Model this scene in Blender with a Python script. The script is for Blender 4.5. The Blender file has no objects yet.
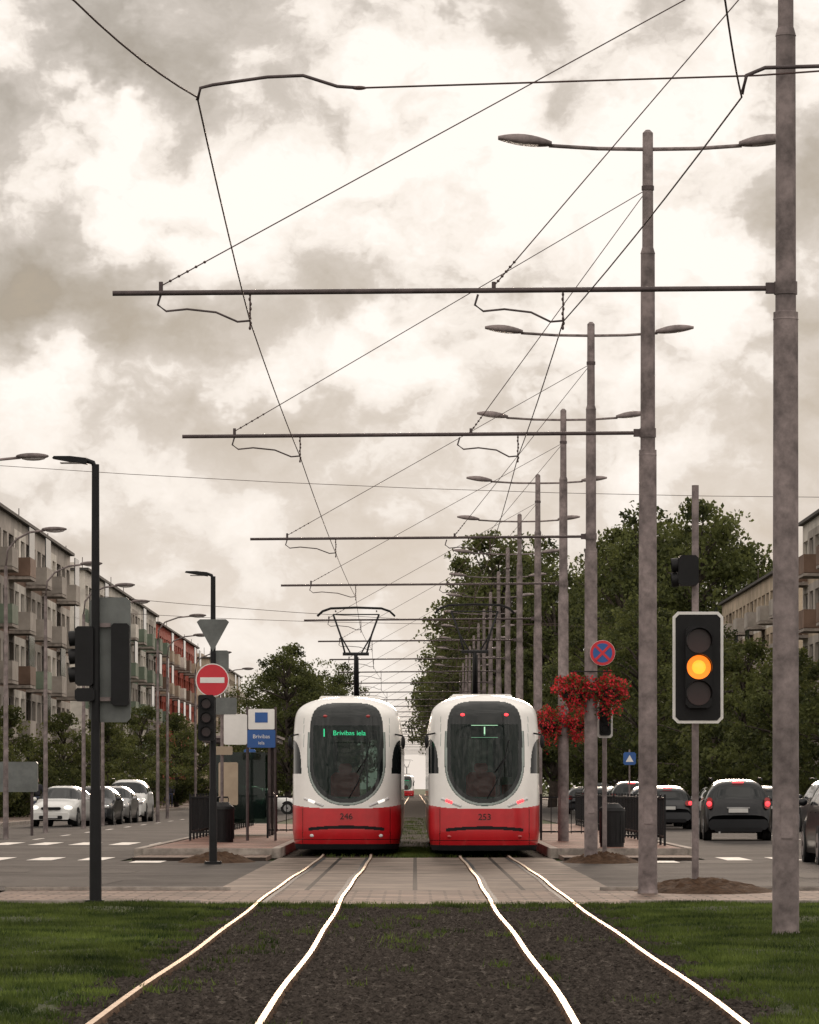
import bpy, math, random
import numpy as np
from mathutils import Vector, Matrix
random.seed(7); rng=np.random.default_rng(7)
scene=bpy.context.scene
# ------------------------------------------------------------------ materials
def mat(name,col,rough=.6,metal=0.,var=.15,vs=3.,bump=0.,bs=40.,col2=None,emit=None,es=0.,spec=.5,coat=0.,detail=4,trans=0.,big=0.):
    m=bpy.data.materials.new(name); m.use_nodes=True; nt=m.node_tree; N=nt.nodes; L=nt.links
    b=N['Principled BSDF']; b.inputs['Roughness'].default_value=rough; b.inputs['Metallic'].default_value=metal
    b.inputs['Specular IOR Level'].default_value=spec; b.inputs['Coat Weight'].default_value=coat
    b.inputs['Coat Roughness'].default_value=.08
    tc=N.new('ShaderNodeTexCoord')
    c1=tuple(c*(1-var) for c in col); c2=tuple(min(1,c*(1+var)) for c in (col2 or col))
    no=N.new('ShaderNodeTexNoise'); no.inputs['Scale'].default_value=vs; no.inputs['Detail'].default_value=detail; no.inputs['Roughness'].default_value=.65
    L.new(tc.outputs['Object'],no.inputs['Vector'])
    cr=N.new('ShaderNodeValToRGB'); cr.color_ramp.elements[0].position=.35; cr.color_ramp.elements[1].position=.65
    cr.color_ramp.elements[0].color=(*c1,1); cr.color_ramp.elements[1].color=(*c2,1)
    L.new(no.outputs['Fac'],cr.inputs['Fac']); out=cr.outputs['Color']
    if big>0:
        n3=N.new('ShaderNodeTexNoise'); n3.inputs['Scale'].default_value=vs*.17; n3.inputs['Detail'].default_value=3
        L.new(tc.outputs['Object'],n3.inputs['Vector'])
        r3=N.new('ShaderNodeMapRange'); r3.inputs[1].default_value=.35; r3.inputs[2].default_value=.65; r3.inputs[3].default_value=1-big; r3.inputs[4].default_value=1+big
        L.new(n3.outputs['Fac'],r3.inputs[0]); vmn=N.new('ShaderNodeVectorMath'); vmn.operation='SCALE'; L.new(out,vmn.inputs[0]); L.new(r3.outputs[0],vmn.inputs['Scale']); out=vmn.outputs[0]
    L.new(out,b.inputs['Base Color'])
    if bump>0:
        n2=N.new('ShaderNodeTexNoise'); n2.inputs['Scale'].default_value=bs; n2.inputs['Detail'].default_value=3
        L.new(tc.outputs['Object'],n2.inputs['Vector'])
        bp=N.new('ShaderNodeBump'); bp.inputs['Strength'].default_value=bump; bp.inputs['Distance'].default_value=.02
        L.new(n2.outputs['Fac'],bp.inputs['Height']); L.new(bp.outputs['Normal'],b.inputs['Normal'])
    if emit:
        b.inputs['Emission Color'].default_value=(*emit,1); b.inputs['Emission Strength'].default_value=es
    if trans>0:
        t=N.new('ShaderNodeBsdfTranslucent'); L.new(out,t.inputs['Color'])
        mx=N.new('ShaderNodeMixShader'); mx.inputs[0].default_value=trans
        L.new(b.outputs[0],mx.inputs[1]); L.new(t.outputs[0],mx.inputs[2]); L.new(mx.outputs[0],N['Material Output'].inputs['Surface'])
    return m
def wornmetal(name,c1,c2,gcol,gw,rough):   # scratched steel: diffuse grime over a soft sheen
    m=bpy.data.materials.new(name); m.use_nodes=True; nt=m.node_tree;N=nt.nodes;L=nt.links; N.remove(N['Principled BSDF'])
    tc=N.new('ShaderNodeTexCoord'); no=N.new('ShaderNodeTexNoise'); no.inputs['Scale'].default_value=4; no.inputs['Detail'].default_value=7; L.new(tc.outputs['Object'],no.inputs['Vector'])
    cr=N.new('ShaderNodeValToRGB'); e=cr.color_ramp.elements; e[0].position=.35; e[1].position=.65; e[0].color=(*c1,1); e[1].color=(*c2,1); L.new(no.outputs['Fac'],cr.inputs['Fac'])
    d=N.new('ShaderNodeBsdfDiffuse'); L.new(cr.outputs[0],d.inputs[0]); g=N.new('ShaderNodeBsdfGlossy'); g.inputs[0].default_value=(*gcol,1); g.inputs['Roughness'].default_value=rough
    mx=N.new('ShaderNodeMixShader'); mx.inputs[0].default_value=gw; L.new(d.outputs[0],mx.inputs[1]); L.new(g.outputs[0],mx.inputs[2]); L.new(mx.outputs[0],N['Material Output'].inputs['Surface']); return m
def brickmat(name,c1,c2,mortar,scale,bw,bh,ms=.012,rough=.8,off=.5):
    m=mat(name,c1,rough,spec=.05); nt=m.node_tree;N=nt.nodes;L=nt.links
    b=N['Principled BSDF']; tc=[n for n in N if n.type=='TEX_COORD'][0]
    br=N.new('ShaderNodeTexBrick'); br.inputs['Scale'].default_value=scale; br.inputs['Brick Width'].default_value=bw
    br.inputs['Row Height'].default_value=bh; br.inputs['Mortar Size'].default_value=ms; br.offset=off
    br.inputs['Color1'].default_value=(*c1,1); br.inputs['Color2'].default_value=(*c2,1); br.inputs['Mortar'].default_value=(*mortar,1)
    L.new(tc.outputs['Object'],br.inputs['Vector'])
    no=[n for n in N if n.type=='TEX_NOISE'][0]; no.inputs['Scale'].default_value=.9; no.inputs['Detail'].default_value=9
    cr=[n for n in N if n.type=='VALTORGB'][0]; cr.color_ramp.elements[0].color=(.40,.40,.40,1); cr.color_ramp.elements[1].color=(1.18,1.14,1.1,1)
    mx=N.new('ShaderNodeMix'); mx.data_type='RGBA'; mx.blend_type='MULTIPLY'; mx.inputs[0].default_value=1
    L.new(br.outputs['Color'],mx.inputs[6]); L.new(cr.outputs['Color'],mx.inputs[7]); L.new(mx.outputs[2],b.inputs['Base Color'])
    return m
def glassmat(name,tint,mixf,rough=.03):
    m=bpy.data.materials.new(name); m.use_nodes=True; nt=m.node_tree;N=nt.nodes;L=nt.links
    b=N['Principled BSDF']; b.inputs['Base Color'].default_value=(.010,.018,.016,1); b.inputs['Roughness'].default_value=rough; b.inputs['Specular IOR Level'].default_value=.45
    t=N.new('ShaderNodeBsdfTransparent'); t.inputs['Color'].default_value=(*tint,1)
    mx=N.new('ShaderNodeMixShader'); mx.inputs[0].default_value=mixf
    L.new(b.outputs[0],mx.inputs[1]); L.new(t.outputs[0],mx.inputs[2]); L.new(mx.outputs[0],N['Material Output'].inputs['Surface'])
    return m
M={}
M['asphalt']=mat('asphalt',(.052,.047,.044),.9,var=.3,vs=2.2,bump=.4,bs=60,detail=8,spec=.07,big=.28)
M['line']=mat('road_paint',(.60,.57,.53),.8,var=.35,vs=5,detail=8,spec=.1)
M['ballast']=mat('ballast',(.024,.020,.017),.95,var=.45,vs=9,bump=1,bs=45,col2=(.042,.035,.029),detail=9,spec=.02,big=.3)
M['stone']=mat('gravel_stone',(.044,.037,.032),.9,var=.6,vs=14,spec=.03)
M['patch']=mat('asphalt_patch',(.034,.031,.029),.9,var=.3,vs=4,spec=.07)
M['soil']=mat('soil',(.06,.036,.023),.95,var=.4,vs=8,bump=1,bs=30,spec=.03)
M['earth']=mat('ground_mat',(.05,.065,.03),.95,var=.35,vs=.3,bump=.5,bs=10,spec=.05)
M['grassbase']=mat('turf',(.026,.038,.013),.95,var=.4,vs=3,bump=.8,bs=50,spec=.05,big=.3)
M['blade']=mat('grass_blade',(.030,.060,.012),.6,var=.5,vs=1.4,col2=(.075,.100,.022),spec=.15,trans=.3,detail=3,big=.35)
M['concrete']=mat('kerb_concrete',(.29,.255,.225),.9,var=.35,vs=3,bump=.3,spec=.08)
M['panel']=brickmat('crossing_panels',(.19,.155,.132),(.145,.12,.104),(.03,.026,.024),1,1.5,1.0,.035,.85,0)
M['tile']=brickmat('paving_tiles',(.205,.150,.126),(.16,.12,.102),(.06,.048,.043),1,.4,.4,.02,.85)
M['platform']=brickmat('platform_paving',(.27,.145,.112),(.22,.14,.115),(.10,.07,.07),1,.2,.1,.01,.85)
M['steel']=mat('galvanised_steel',(.205,.170,.166),.7,.1,var=.40,vs=5,detail=9,bump=.2,bs=25,spec=.3,big=.25)
M['steeld']=mat('dark_steel',(.07,.052,.052),.6,.2,var=.3,vs=6)
M['black']=mat('black_paint',(.009,.009,.010),.5,var=.3,spec=.25)
M['wire']=mat('wire_copper',(.07,.040,.036),.6,.1)
M['insul']=mat('insulator',(.06,.035,.03),.5)
M['railtop']=wornmetal('rail_polished',(.20,.16,.13),(.42,.35,.29),(.78,.66,.55),.34,.38)
M['rust']=wornmetal('rail_rust',(.05,.033,.024),(.12,.08,.058),(.4,.33,.28),.05,.6)
M['white']=mat('tram_white',(.80,.785,.75),.28,var=.06,vs=1.5,coat=.5)
M['red']=mat('tram_red',(.50,.012,.018),.28,var=.12,vs=2,coat=.45)
M['tglass']=glassmat('tram_windscreen',(.58,.74,.67),.48)
M['sglass']=mat('dark_glass',(.010,.013,.014),.05,var=.1,spec=.35)
M['trim']=mat('tram_trim',(.03,.055,.048),.3)
M['ring']=mat('tram_ring',(.30,.35,.33),.35)
M['rubber']=mat('rubber',(.013,.013,.014),.75,spec=.2)
M['mask']=mat('tram_mask',(.007,.010,.010),.12,coat=.2,spec=.35)
M['cabin']=mat('cabin_grey',(.18,.23,.21),.7)
M['cabind']=mat('cabin_dark',(.035,.045,.042),.7)
M['seatred']=mat('seat_red',(.65,.06,.04),.7)
M['cablight']=mat('saloon_ceiling_light',(.8,.8,.75),.5,emit=(1,.92,.8),es=1.0)
M['led']=mat('led_green',(.02,.2,.1),.5,emit=(.04,.80,.33),es=.85)
M['ledw']=mat('led_white',(.2,.3,.2),.5,emit=(.50,.9,.58),es=.9)
M['head']=mat('headlamp',(.8,.8,.8),.1,emit=(1,.95,.85),es=.9)
M['lens']=mat('lamp_lens',(.6,.6,.6),.12,coat=1)
M['tail']=mat('tail_lamp_lit',(.5,.02,.02),.2,emit=(1,.04,.05),es=2.8)
M['tailoff']=mat('tail_lamp',(.35,.01,.01),.15,coat=1)
M['amber']=mat('amber_lit',(.8,.25,.02),.3,emit=(1,.19,.01),es=1.4)
M['ambercore']=mat('amber_core',(.9,.4,.05),.3,emit=(1,.36,.03),es=1.6)
M['lampdark']=mat('lamp_unlit',(.04,.016,.016),.3)
M['lampglass']=mat('luminaire_glass',(.38,.36,.35),.3)
M['signwhite']=mat('sign_white',(.74,.73,.70),.5,var=.05)
M['signred']=mat('sign_red',(.55,.02,.035),.45,var=.06)
M['signblue']=mat('sign_blue',(.02,.09,.30),.45,var=.06)
M['signgrey']=mat('sign_back',(.13,.14,.135),.55,.2,var=.2)
M['flower']=mat('geranium',(.52,.016,.026),.7,var=.4,vs=9,trans=.2,detail=2)
M['leaf']=mat('leaf_a',(.050,.064,.024),.6,var=.35,vs=.6,col2=(.078,.090,.030),spec=.2,trans=.42,detail=1)
M['leaf2']=mat('leaf_b',(.105,.118,.038),.6,var=.3,vs=.6,spec=.2,trans=.48,detail=1)
M['bark']=mat('bark',(.07,.055,.045),.9,var=.4,vs=4,bump=.8,bs=20)
M['tyre']=mat('tyre',(.015,.015,.015),.85)
M['rim']=mat('alloy',(.4,.4,.4),.35,.8)
M['plate']=mat('number_plate',(.55,.55,.53),.5,var=.05)
M['winglass']=mat('window_glass',(.03,.035,.04),.08,var=.5,vs=.5)
M['frame']=mat('window_frame',(.6,.58,.55),.6)
M['curtain']=mat('curtain',(.45,.42,.36),.8)
M['roof']=mat('roof_felt',(.06,.055,.05),.9,var=.3)
M['skin']=mat('skin',(.45,.28,.20),.6); M['cloth1']=mat('coat_dark',(.03,.03,.04),.9,var=.3); M['cloth2']=mat('jacket_red',(.25,.04,.04),.9,var=.3); M['jeans']=mat('jeans',(.05,.06,.10),.9,var=.3)
def wall(n,c,v=.25): return mat(n,c,.85,var=v,vs=.6,bump=.2,bs=15,detail=8,spec=.15,big=.12)
M['wgrey']=wall('wall_grey',(.35,.315,.28)); M['wwhite']=wall('wall_white',(.60,.56,.50)); M['wbrown']=wall('wall_brown',(.18,.12,.09))
M['wred']=wall('wall_red',(.36,.085,.06)); M['wgreen']=wall('wall_green',(.17,.21,.16)); M['wcream']=wall('wall_cream',(.44,.36,.27))
M['wyell']=wall('wall_ochre',(.42,.31,.16))
# ------------------------------------------------------------------ mesh builder
class MB:
    def __init__(s): s.v=[];s.f=[];s.m=[];s.sm=[];s.mats=[]
    def mi(s,k):
        if k not in s.mats: s.mats.append(k)
        return s.mats.index(k)
    def add(s,vs,fs,k,smooth=False):
        o=len(s.v); s.v+= [tuple(map(float,p)) for p in vs]
        if isinstance(k,str): i=s.mi(k); s.m+=[i]*len(fs)
        else: s.m+=[s.mi(q) for q in k]
        s.f+=[tuple(o+a for a in f) for f in fs]; s.sm+=[smooth]*len(fs)
    def box(s,c,d,k,rz=0,rx=0,ry=0):
        x,y,z=[q/2 for q in d]; P=[Vector(p) for p in[(-x,-y,-z),(x,-y,-z),(x,y,-z),(-x,y,-z),(-x,-y,z),(x,-y,z),(x,y,z),(-x,y,z)]]
        if rz or rx or ry:
            R=Matrix.Rotation(rz,3,'Z')@Matrix.Rotation(ry,3,'Y')@Matrix.Rotation(rx,3,'X'); P=[R@p for p in P]
        P=[(p[0]+c[0],p[1]+c[1],p[2]+c[2]) for p in P]
        s.add(P,[(0,3,2,1),(4,5,6,7),(0,1,5,4),(1,2,6,5),(2,3,7,6),(3,0,4,7)],k)
    def bbox(s,c,d,k,b=.02):
        w,h=d[0]/2,d[2]/2
        pts=[(-w+b,-h),(w-b,-h),(w,-h+b),(w,h-b),(w-b,h),(-w+b,h),(-w,h-b),(-w,-h+b)]
        s.prism([(c[0]+p[0],c[2]+p[1]) for p in pts],c[1]-d[1]/2,c[1]+d[1]/2,k)
    def prism(s,pts,y0,y1,k,smooth=False):
        n=len(pts); V=[(p[0],y0,p[1]) for p in pts]+[(p[0],y1,p[1]) for p in pts]
        F=[tuple(range(n)),tuple(range(2*n-1,n-1,-1))]+[(i,i+n,(i+1)%n+n,(i+1)%n) for i in range(n)]
        s.add(V,F,k)
    def cyl(s,p0,p1,r0,k,r1=None,n=12,caps=True):
        r1=r0 if r1 is None else r1; p0=Vector(p0);p1=Vector(p1); d=(p1-p0).normalized()
        a=d.orthogonal().normalized(); b=d.cross(a)
        V=[];F=[]
        for p,r in((p0,r0),(p1,r1)):
            for i in range(n):
                t=2*math.pi*i/n; V.append(p+a*(r*math.cos(t))+b*(r*math.sin(t)))
        F=[(i,(i+1)%n,(i+1)%n+n,i+n) for i in range(n)]
        s.add(V,F,k,True)
        if caps: s.add(V,[tuple(range(n-1,-1,-1)),tuple(range(n,2*n))],k)
    def tube(s,pts,r,k,n=6):
        pts=[Vector(p) for p in pts]; V=[];F=[]
        for i,p in enumerate(pts):
            d=(pts[min(i+1,len(pts)-1)]-pts[max(i-1,0)]).normalized()
            up=Vector((0,0,1)) if abs(d.z)<.95 else Vector((0,1,0))
            a=d.cross(up).normalized(); b=d.cross(a); rr=r[i] if isinstance(r,(list,tuple)) else r
            for j in range(n):
                t=2*math.pi*j/n; V.append(p+a*(rr*math.cos(t))+b*(rr*math.sin(t)))
        for i in range(len(pts)-1):
            for j in range(n): F.append((i*n+j,i*n+(j+1)%n,(i+1)*n+(j+1)%n,(i+1)*n+j))
        F.append(tuple(range(n-1,-1,-1))); F.append(tuple(range((len(pts)-1)*n,len(pts)*n)))
        s.add(V,F,k,True)
    def ell(s,c,r,k,seg=14,rings=8):
        V=[];F=[]
        for i in range(rings+1):
            ph=math.pi*i/rings
            for j in range(seg):
                t=2*math.pi*j/seg; V.append((c[0]+r[0]*math.sin(ph)*math.cos(t),c[1]+r[1]*math.sin(ph)*math.sin(t),c[2]+r[2]*math.cos(ph)))
        for i in range(rings):
            for j in range(seg): F.append((i*seg+j,(i+1)*seg+j,(i+1)*seg+(j+1)%seg,i*seg+(j+1)%seg))
        s.add(V,F,k,True)
    def quad(s,a,b,c,d,k): s.add([a,b,c,d],[(0,1,2,3)],k)
    def build(s,name,parent=None,loc=(0,0,0),rz=0,sc=1):
        me=bpy.data.meshes.new(name); me.from_pydata(s.v,[],s.f)
        for k in s.mats: me.materials.append(M[k])
        me.polygons.foreach_set('material_index',s.m); me.polygons.foreach_set('use_smooth',s.sm); me.update()
        return place(name,me,parent,loc,rz,sc)
def place(name,me,parent=None,loc=(0,0,0),rz=0,sc=1):
    o=bpy.data.objects.new(name,me); scene.collection.objects.link(o); o.location=loc; o.rotation_euler=(0,0,rz)
    o.scale=(sc,sc,sc) if not isinstance(sc,tuple) else sc
    if parent: o.parent=parent
    return o
def empty(name,loc=(0,0,0),rz=0):
    o=bpy.data.objects.new(name,None); scene.collection.objects.link(o); o.location=loc; o.rotation_euler=(0,0,rz); return o
def text(name,body,size,loc,k,parent,sx=1.):
    c=bpy.data.curves.new(name,'FONT'); c.body=body; c.size=size; c.align_x='CENTER'; c.align_y='CENTER'; c.extrude=.002
    c.materials.append(M[k]); o=bpy.data.objects.new(name,c); scene.collection.objects.link(o)
    o.location=loc; o.rotation_euler=(math.pi/2,0,0); o.scale=(sx,1,1); o.parent=parent; return o
def quadmesh(name,V,nq,per,keys,midx=None):
    me=bpy.data.meshes.new(name); me.vertices.add(len(V)); me.vertices.foreach_set('co',V.astype(np.float32).ravel())
    me.loops.add(nq*per); me.loops.foreach_set('vertex_index',np.arange(nq*per,dtype=np.int32))
    me.polygons.add(nq); me.polygons.foreach_set('loop_start',np.arange(0,nq*per,per,dtype=np.int32))
    for k in keys: me.materials.append(M[k])
    if midx is not None: me.polygons.foreach_set('material_index',midx.astype(np.int32))
    me.update(calc_edges=True); me.validate(); return me
# ------------------------------------------------------------------ camera
cam=bpy.data.cameras.new('camera'); co=bpy.data.objects.new('camera',cam); scene.collection.objects.link(co); scene.camera=co
co.location=(0,0,1.42); co.rotation_euler=(math.pi/2,0,0); cam.sensor_width=36; cam.lens=147.66; cam.sensor_fit='AUTO'
cam.shift_x=-.0054; cam.shift_y=.2695; cam.clip_end=6000; cam.clip_start=.5
scene.view_settings.view_transform='Standard'; scene.view_settings.look='None'; scene.view_settings.exposure=0
# ------------------------------------------------------------------ sun and sky
SE=math.radians(9); SA=math.radians(2.5)
sd=bpy.data.lights.new('sun','SUN'); sd.energy=1.9; sd.angle=math.radians(10); sd.color=(1,.80,.64)
so=bpy.data.objects.new('sun',sd); scene.collection.objects.link(so)
sdir=Vector((math.sin(SA)*math.cos(SE),math.cos(SA)*math.cos(SE),math.sin(SE)))
so.rotation_euler=(-sdir).to_track_quat('-Z','Y').to_euler()
w=bpy.data.worlds.new('World'); scene.world=w; w.use_nodes=True; nt=w.node_tree; N=nt.nodes; L=nt.links; N.clear()
def mth(op,a,b=None,c=None,clamp=False):
    n=N.new('ShaderNodeMath'); n.operation=op; n.use_clamp=clamp
    for i,q in enumerate((a,b,c)):
        if q is None: continue
        if isinstance(q,(int,float)): n.inputs[i].default_value=q
        else: L.new(q,n.inputs[i])
    return n.outputs[0]
def vm(op,a,b=None):
    n=N.new('ShaderNodeVectorMath'); n.operation=op
    for i,q in enumerate((a,b)):
        if q is None: continue
        if isinstance(q,tuple): n.inputs[i].default_value=q
        else: L.new(q,n.inputs[i])
    return n.outputs[1] if op in('LENGTH','DISTANCE') else n.outputs[0]
def noise(v,scale,detail,rough,dist=0.,col=False):
    n=N.new('ShaderNodeTexNoise'); L.new(v,n.inputs['Vector']); n.inputs['Scale'].default_value=scale; n.inputs['Detail'].default_value=detail
    n.inputs['Roughness'].default_value=rough; n.inputs['Distortion'].default_value=dist; return n.outputs['Color' if col else 'Fac']
def sstep(v,a,b,o0=0.,o1=1.):
    n=N.new('ShaderNodeMapRange'); n.interpolation_type='SMOOTHSTEP'; L.new(v,n.inputs[0])
    for i,q in enumerate((a,b,o0,o1)): n.inputs[i+1].default_value=q
    return n.outputs[0]
tc=N.new('ShaderNodeTexCoord'); D=tc.outputs['Generated']
sp=N.new('ShaderNodeSeparateXYZ'); L.new(D,sp.inputs[0])
az=mth('ARCTAN2',sp.outputs[0],sp.outputs[1]); el=mth('ARCSINE',sp.outputs[2])
cb=N.new('ShaderNodeCombineXYZ'); L.new(mth('MULTIPLY',az,10),cb.inputs[0]); L.new(mth('MULTIPLY',el,10),cb.inputs[1])
P0=cb.outputs[0]
D10=vm('MULTIPLY',D,(10,10,13))
wv=vm('SUBTRACT',noise(D10,2.8,5,.6,0,True),(.5,.5,.5))
Pw=vm('ADD',P0,vm('MULTIPLY',wv,(.7,.55,0)))
Dw=vm('ADD',D10,vm('MULTIPLY',wv,(.45,.45,.45)))
n1=noise(Dw,1.7,8,.56)
n2=noise(vm('ADD',Dw,(3.1,7.7,1.9)),5.5,6,.62)
B=mth('ADD',.62,mth('MULTIPLY',mth('SUBTRACT',n1,.5),1.45))
B=mth('ADD',B,mth('MULTIPLY',mth('SUBTRACT',n2,.5),.55))
vo=N.new('ShaderNodeTexVoronoi'); vo.feature='F1'; vo.inputs['Scale'].default_value=5.0; L.new(Dw,vo.inputs['Vector'])
B=mth('ADD',B,mth('MULTIPLY',mth('SUBTRACT',.42,vo.outputs['Distance']),.40))
for (px,py,rx,ry,a) in [(570,240,180,200,.45),(640,60,120,90,.14),(75,160,85,75,.30),(255,185,115,85,.28),(310,372,130,45,.28),(60,410,120,36,.14),(460,110,80,60,.12),
      (150,75,75,55,-.34),(70,312,150,38,-.42),(200,428,130,30,-.26),(400,285,60,36,-.14),(790,400,100,90,-.10),(795,180,50,70,-.10),(20,30,50,60,.12)]:
    u=(px-415)/420; v=(788-py)/420
    q=vm('MULTIPLY',vm('SUBTRACT',Pw,(u,v,0)),(420/rx,420/ry,0)); d=vm('LENGTH',q)
    g=mth('POWER',2.718,mth('MULTIPLY',mth('MULTIPLY',d,d),-1.))
    B=mth('ADD',B,mth('MULTIPLY',g,a))
B=mth('ADD',B,mth('SUBTRACT',sstep(B,.56,.72,0.,.18),.04))
lo=mth('SUBTRACT',1,mth('MULTIPLY',mth('MAXIMUM',el,0.),7.6),clamp=True)
lo=mth('MULTIPLY',lo,.80)
B=mth('ADD',mth('MULTIPLY',B,mth('SUBTRACT',1,lo)),mth('MULTIPLY',lo,.80))
cr=N.new('ShaderNodeValToRGB'); L.new(B,cr.inputs['Fac']); e=cr.color_ramp.elements
e[0].position=.08; e[0].color=(.29,.275,.262,1); e[1].position=1.0; e[1].color=(1.08,1.0,.925,1)
for p,c in((.33,(.44,.41,.38)),(.52,(.60,.55,.505)),(.70,(.78,.71,.645)),(.86,(.96,.875,.79))):
    x=e.new(p); x.color=(*c,1)
sky=N.new('ShaderNodeTexSky'); sky.sky_type='NISHITA'; sky.sun_disc=False; sky.sun_elevation=SE; sky.sun_rotation=SA
sky.air_density=1; sky.dust_density=1
b1=N.new('ShaderNodeBackground'); L.new(sky.outputs[0],b1.inputs[0]); b1.inputs[1].default_value=.05
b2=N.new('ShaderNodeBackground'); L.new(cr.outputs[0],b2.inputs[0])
up=mth('SUBTRACT',mth('MULTIPLY',el,1.6),.38,clamp=True); back=mth('MULTIPLY',sp.outputs[1],-1.6,clamp=True)  # added fill: unseen sky overhead and behind camera brightened to light tram fronts
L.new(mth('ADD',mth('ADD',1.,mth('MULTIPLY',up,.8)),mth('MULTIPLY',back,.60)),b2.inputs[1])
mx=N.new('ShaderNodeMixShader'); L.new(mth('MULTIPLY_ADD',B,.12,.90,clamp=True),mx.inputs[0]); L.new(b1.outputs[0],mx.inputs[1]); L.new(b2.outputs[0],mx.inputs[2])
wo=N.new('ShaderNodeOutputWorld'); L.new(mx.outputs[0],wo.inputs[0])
# ------------------------------------------------------------------ ground
def sheet(name,rects,z,k):
    b=MB()
    for (x0,x1,y0,y1) in rects: b.quad((x0,y0,z),(x1,y0,z),(x1,y1,z),(x0,y1,z),k)
    return b.build(name)
sheet('ground',[(-3000,3000,-200,5000)],-.03,'earth')
sheet('road',[(-15.3,-5.75,-30,900),(5.75,15.3,-30,900)],0.,'asphalt')
sheet('cross_street',[(-120,120,58,81.5)],.004,'asphalt')
sheet('track_bed',[(-2.75,2.75,-10,51),(-2.75,2.75,85,900)],-.012,'ballast')
sheet('tram_crossing_paving',[(-2.75,2.75,58,85)],.008,'panel')
sheet('pedestrian_crossing_paving',[(-5.6,5.6,51,57.85)],.010,'tile')
b=MB()
for sx in(-1,1):
    b.box((sx*4.1,57.93,.02),(3.1,.15,.07),'concrete')
    b.box((sx*5.68,24,.04),(.15,54,.09),'concrete'); b.box((sx*4.1,50.95,.02),(3.0,.12,.08),'concrete')
b.build('kerb')
for sx in(-1,1):
    b=MB(); n=60; V=[];F=[]
    xs=np.linspace(2.28,5.6,14); ys=np.linspace(-8,50.88,n)
    for y in ys:
        for x in xs:
            z=.02+.015*math.sin(x*3+y*.7)+.012*math.sin(y*1.9+x)
            if x<2.4: z=-.02
            V.append((sx*(x+ (.08*math.sin(y*2.3)+.06*math.sin(y*5.1) if x<2.6 else 0)),y,z))
    m=len(xs)
    for i in range(n-1):
        for j in range(m-1):
            F.append((i*m+j,i*m+j+1,(i+1)*m+j+1,(i+1)*m+j))
    b.add(V,F,'grassbase',True); b.build('lawn')
def blades(name,pts,h,wd):
    n=len(pts); a=rng.uniform(0,2*np.pi,n); hh=h*rng.uniform(.45,1.25,n); w_=wd*rng.uniform(.6,1.3,n)
    lean=rng.normal(0,.35,(n,2))*hh[:,None]
    V=np.zeros((n,3,3)); V[:,0,:]=pts; V[:,1,:]=pts; V[:,2,:]=pts
    V[:,0,0]-=np.cos(a)*w_; V[:,0,1]-=np.sin(a)*w_; V[:,1,0]+=np.cos(a)*w_; V[:,1,1]+=np.sin(a)*w_
    V[:,2,0]+=lean[:,0]; V[:,2,1]+=lean[:,1]; V[:,2,2]+=hh
    me=quadmesh(name,V.reshape(-1,3),n,3,['blade']); return place(name,me)
def lawnpts(sx,n):
    y=rng.uniform(22,51,n); x=2.05+ (rng.uniform(0,1,n)**1.15)*3.5
    edge=2.22+.14*np.sin(y*1.7)+.10*np.sin(y*4.3+sx)+.06*np.sin(y*9.1)
    keep=((np.sin(x*2.3+y*.45)+np.sin(y*1.1-x*3.1)+rng.normal(0,.9,n))>-1.6)&(x>edge+rng.normal(0,.05,n))
    x=x[keep];y=y[keep]
    p=np.stack([sx*x,y,.01+.015*np.sin(x*3+y*.7)],1)
    p[x<2.4,2]=-.01
    return p
blades('grass',lawnpts(-1,160000),.05,.006); blades('grass',lawnpts(1,160000),.05,.006)
pts=[]
for i in range(240):
    x=random.uniform(-2.3,2.3); y=random.triangular(24,51,50.5) if random.random()<.4 else random.gauss(50.3,.4)
    if y>51: y=50.8
    r=random.uniform(.03,.14); k=int(random.uniform(12,60))
    pts.append(np.stack([rng.normal(x,r,k),rng.normal(y,r*1.5,k),np.full(k,-.01)],1))
for i in range(350):
    x=random.uniform(-2.3,2.3); y=random.uniform(86,200); r=random.uniform(.1,.3)
    pts.append(np.stack([rng.normal(x,r,40),rng.normal(y,r*2,40),np.full(40,-.01)],1))
for i in range(120):
    x=random.uniform(-.3,.3); y=random.uniform(86,100); r=.12
    pts.append(np.stack([rng.normal(x,r,60),rng.normal(y,r*2,60),np.full(60,-.01)],1))
blades('weeds',np.concatenate(pts),.065,.007)
n=34000; c=np.stack([rng.uniform(-2.35,2.35,n),22+29*rng.uniform(0,1,n)**1.2,rng.uniform(-.012,.0,n)],1); r=rng.uniform(.008,.026,n)
oct_=np.array([(1,0,0),(0,1,0),(-1,0,0),(0,-1,0),(0,0,1)],float)
tri=[(0,1,4),(1,2,4),(2,3,4),(3,0,4)]
jit=rng.uniform(.6,1.3,(n,5,3)); W5=c[:,None,:]+oct_[None]*jit*r[:,None,None]*np.array([1.3,1.3,.8])
V=W5[:,np.array(tri).ravel(),:].reshape(-1,3)
place('ballast_gravel',quadmesh('ballast_gravel',V,n*4,3,['stone']))
def wob(y,ph): return .020*math.sin(y*.17+ph)+.009*math.sin(y*.52+ph*2)
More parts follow.
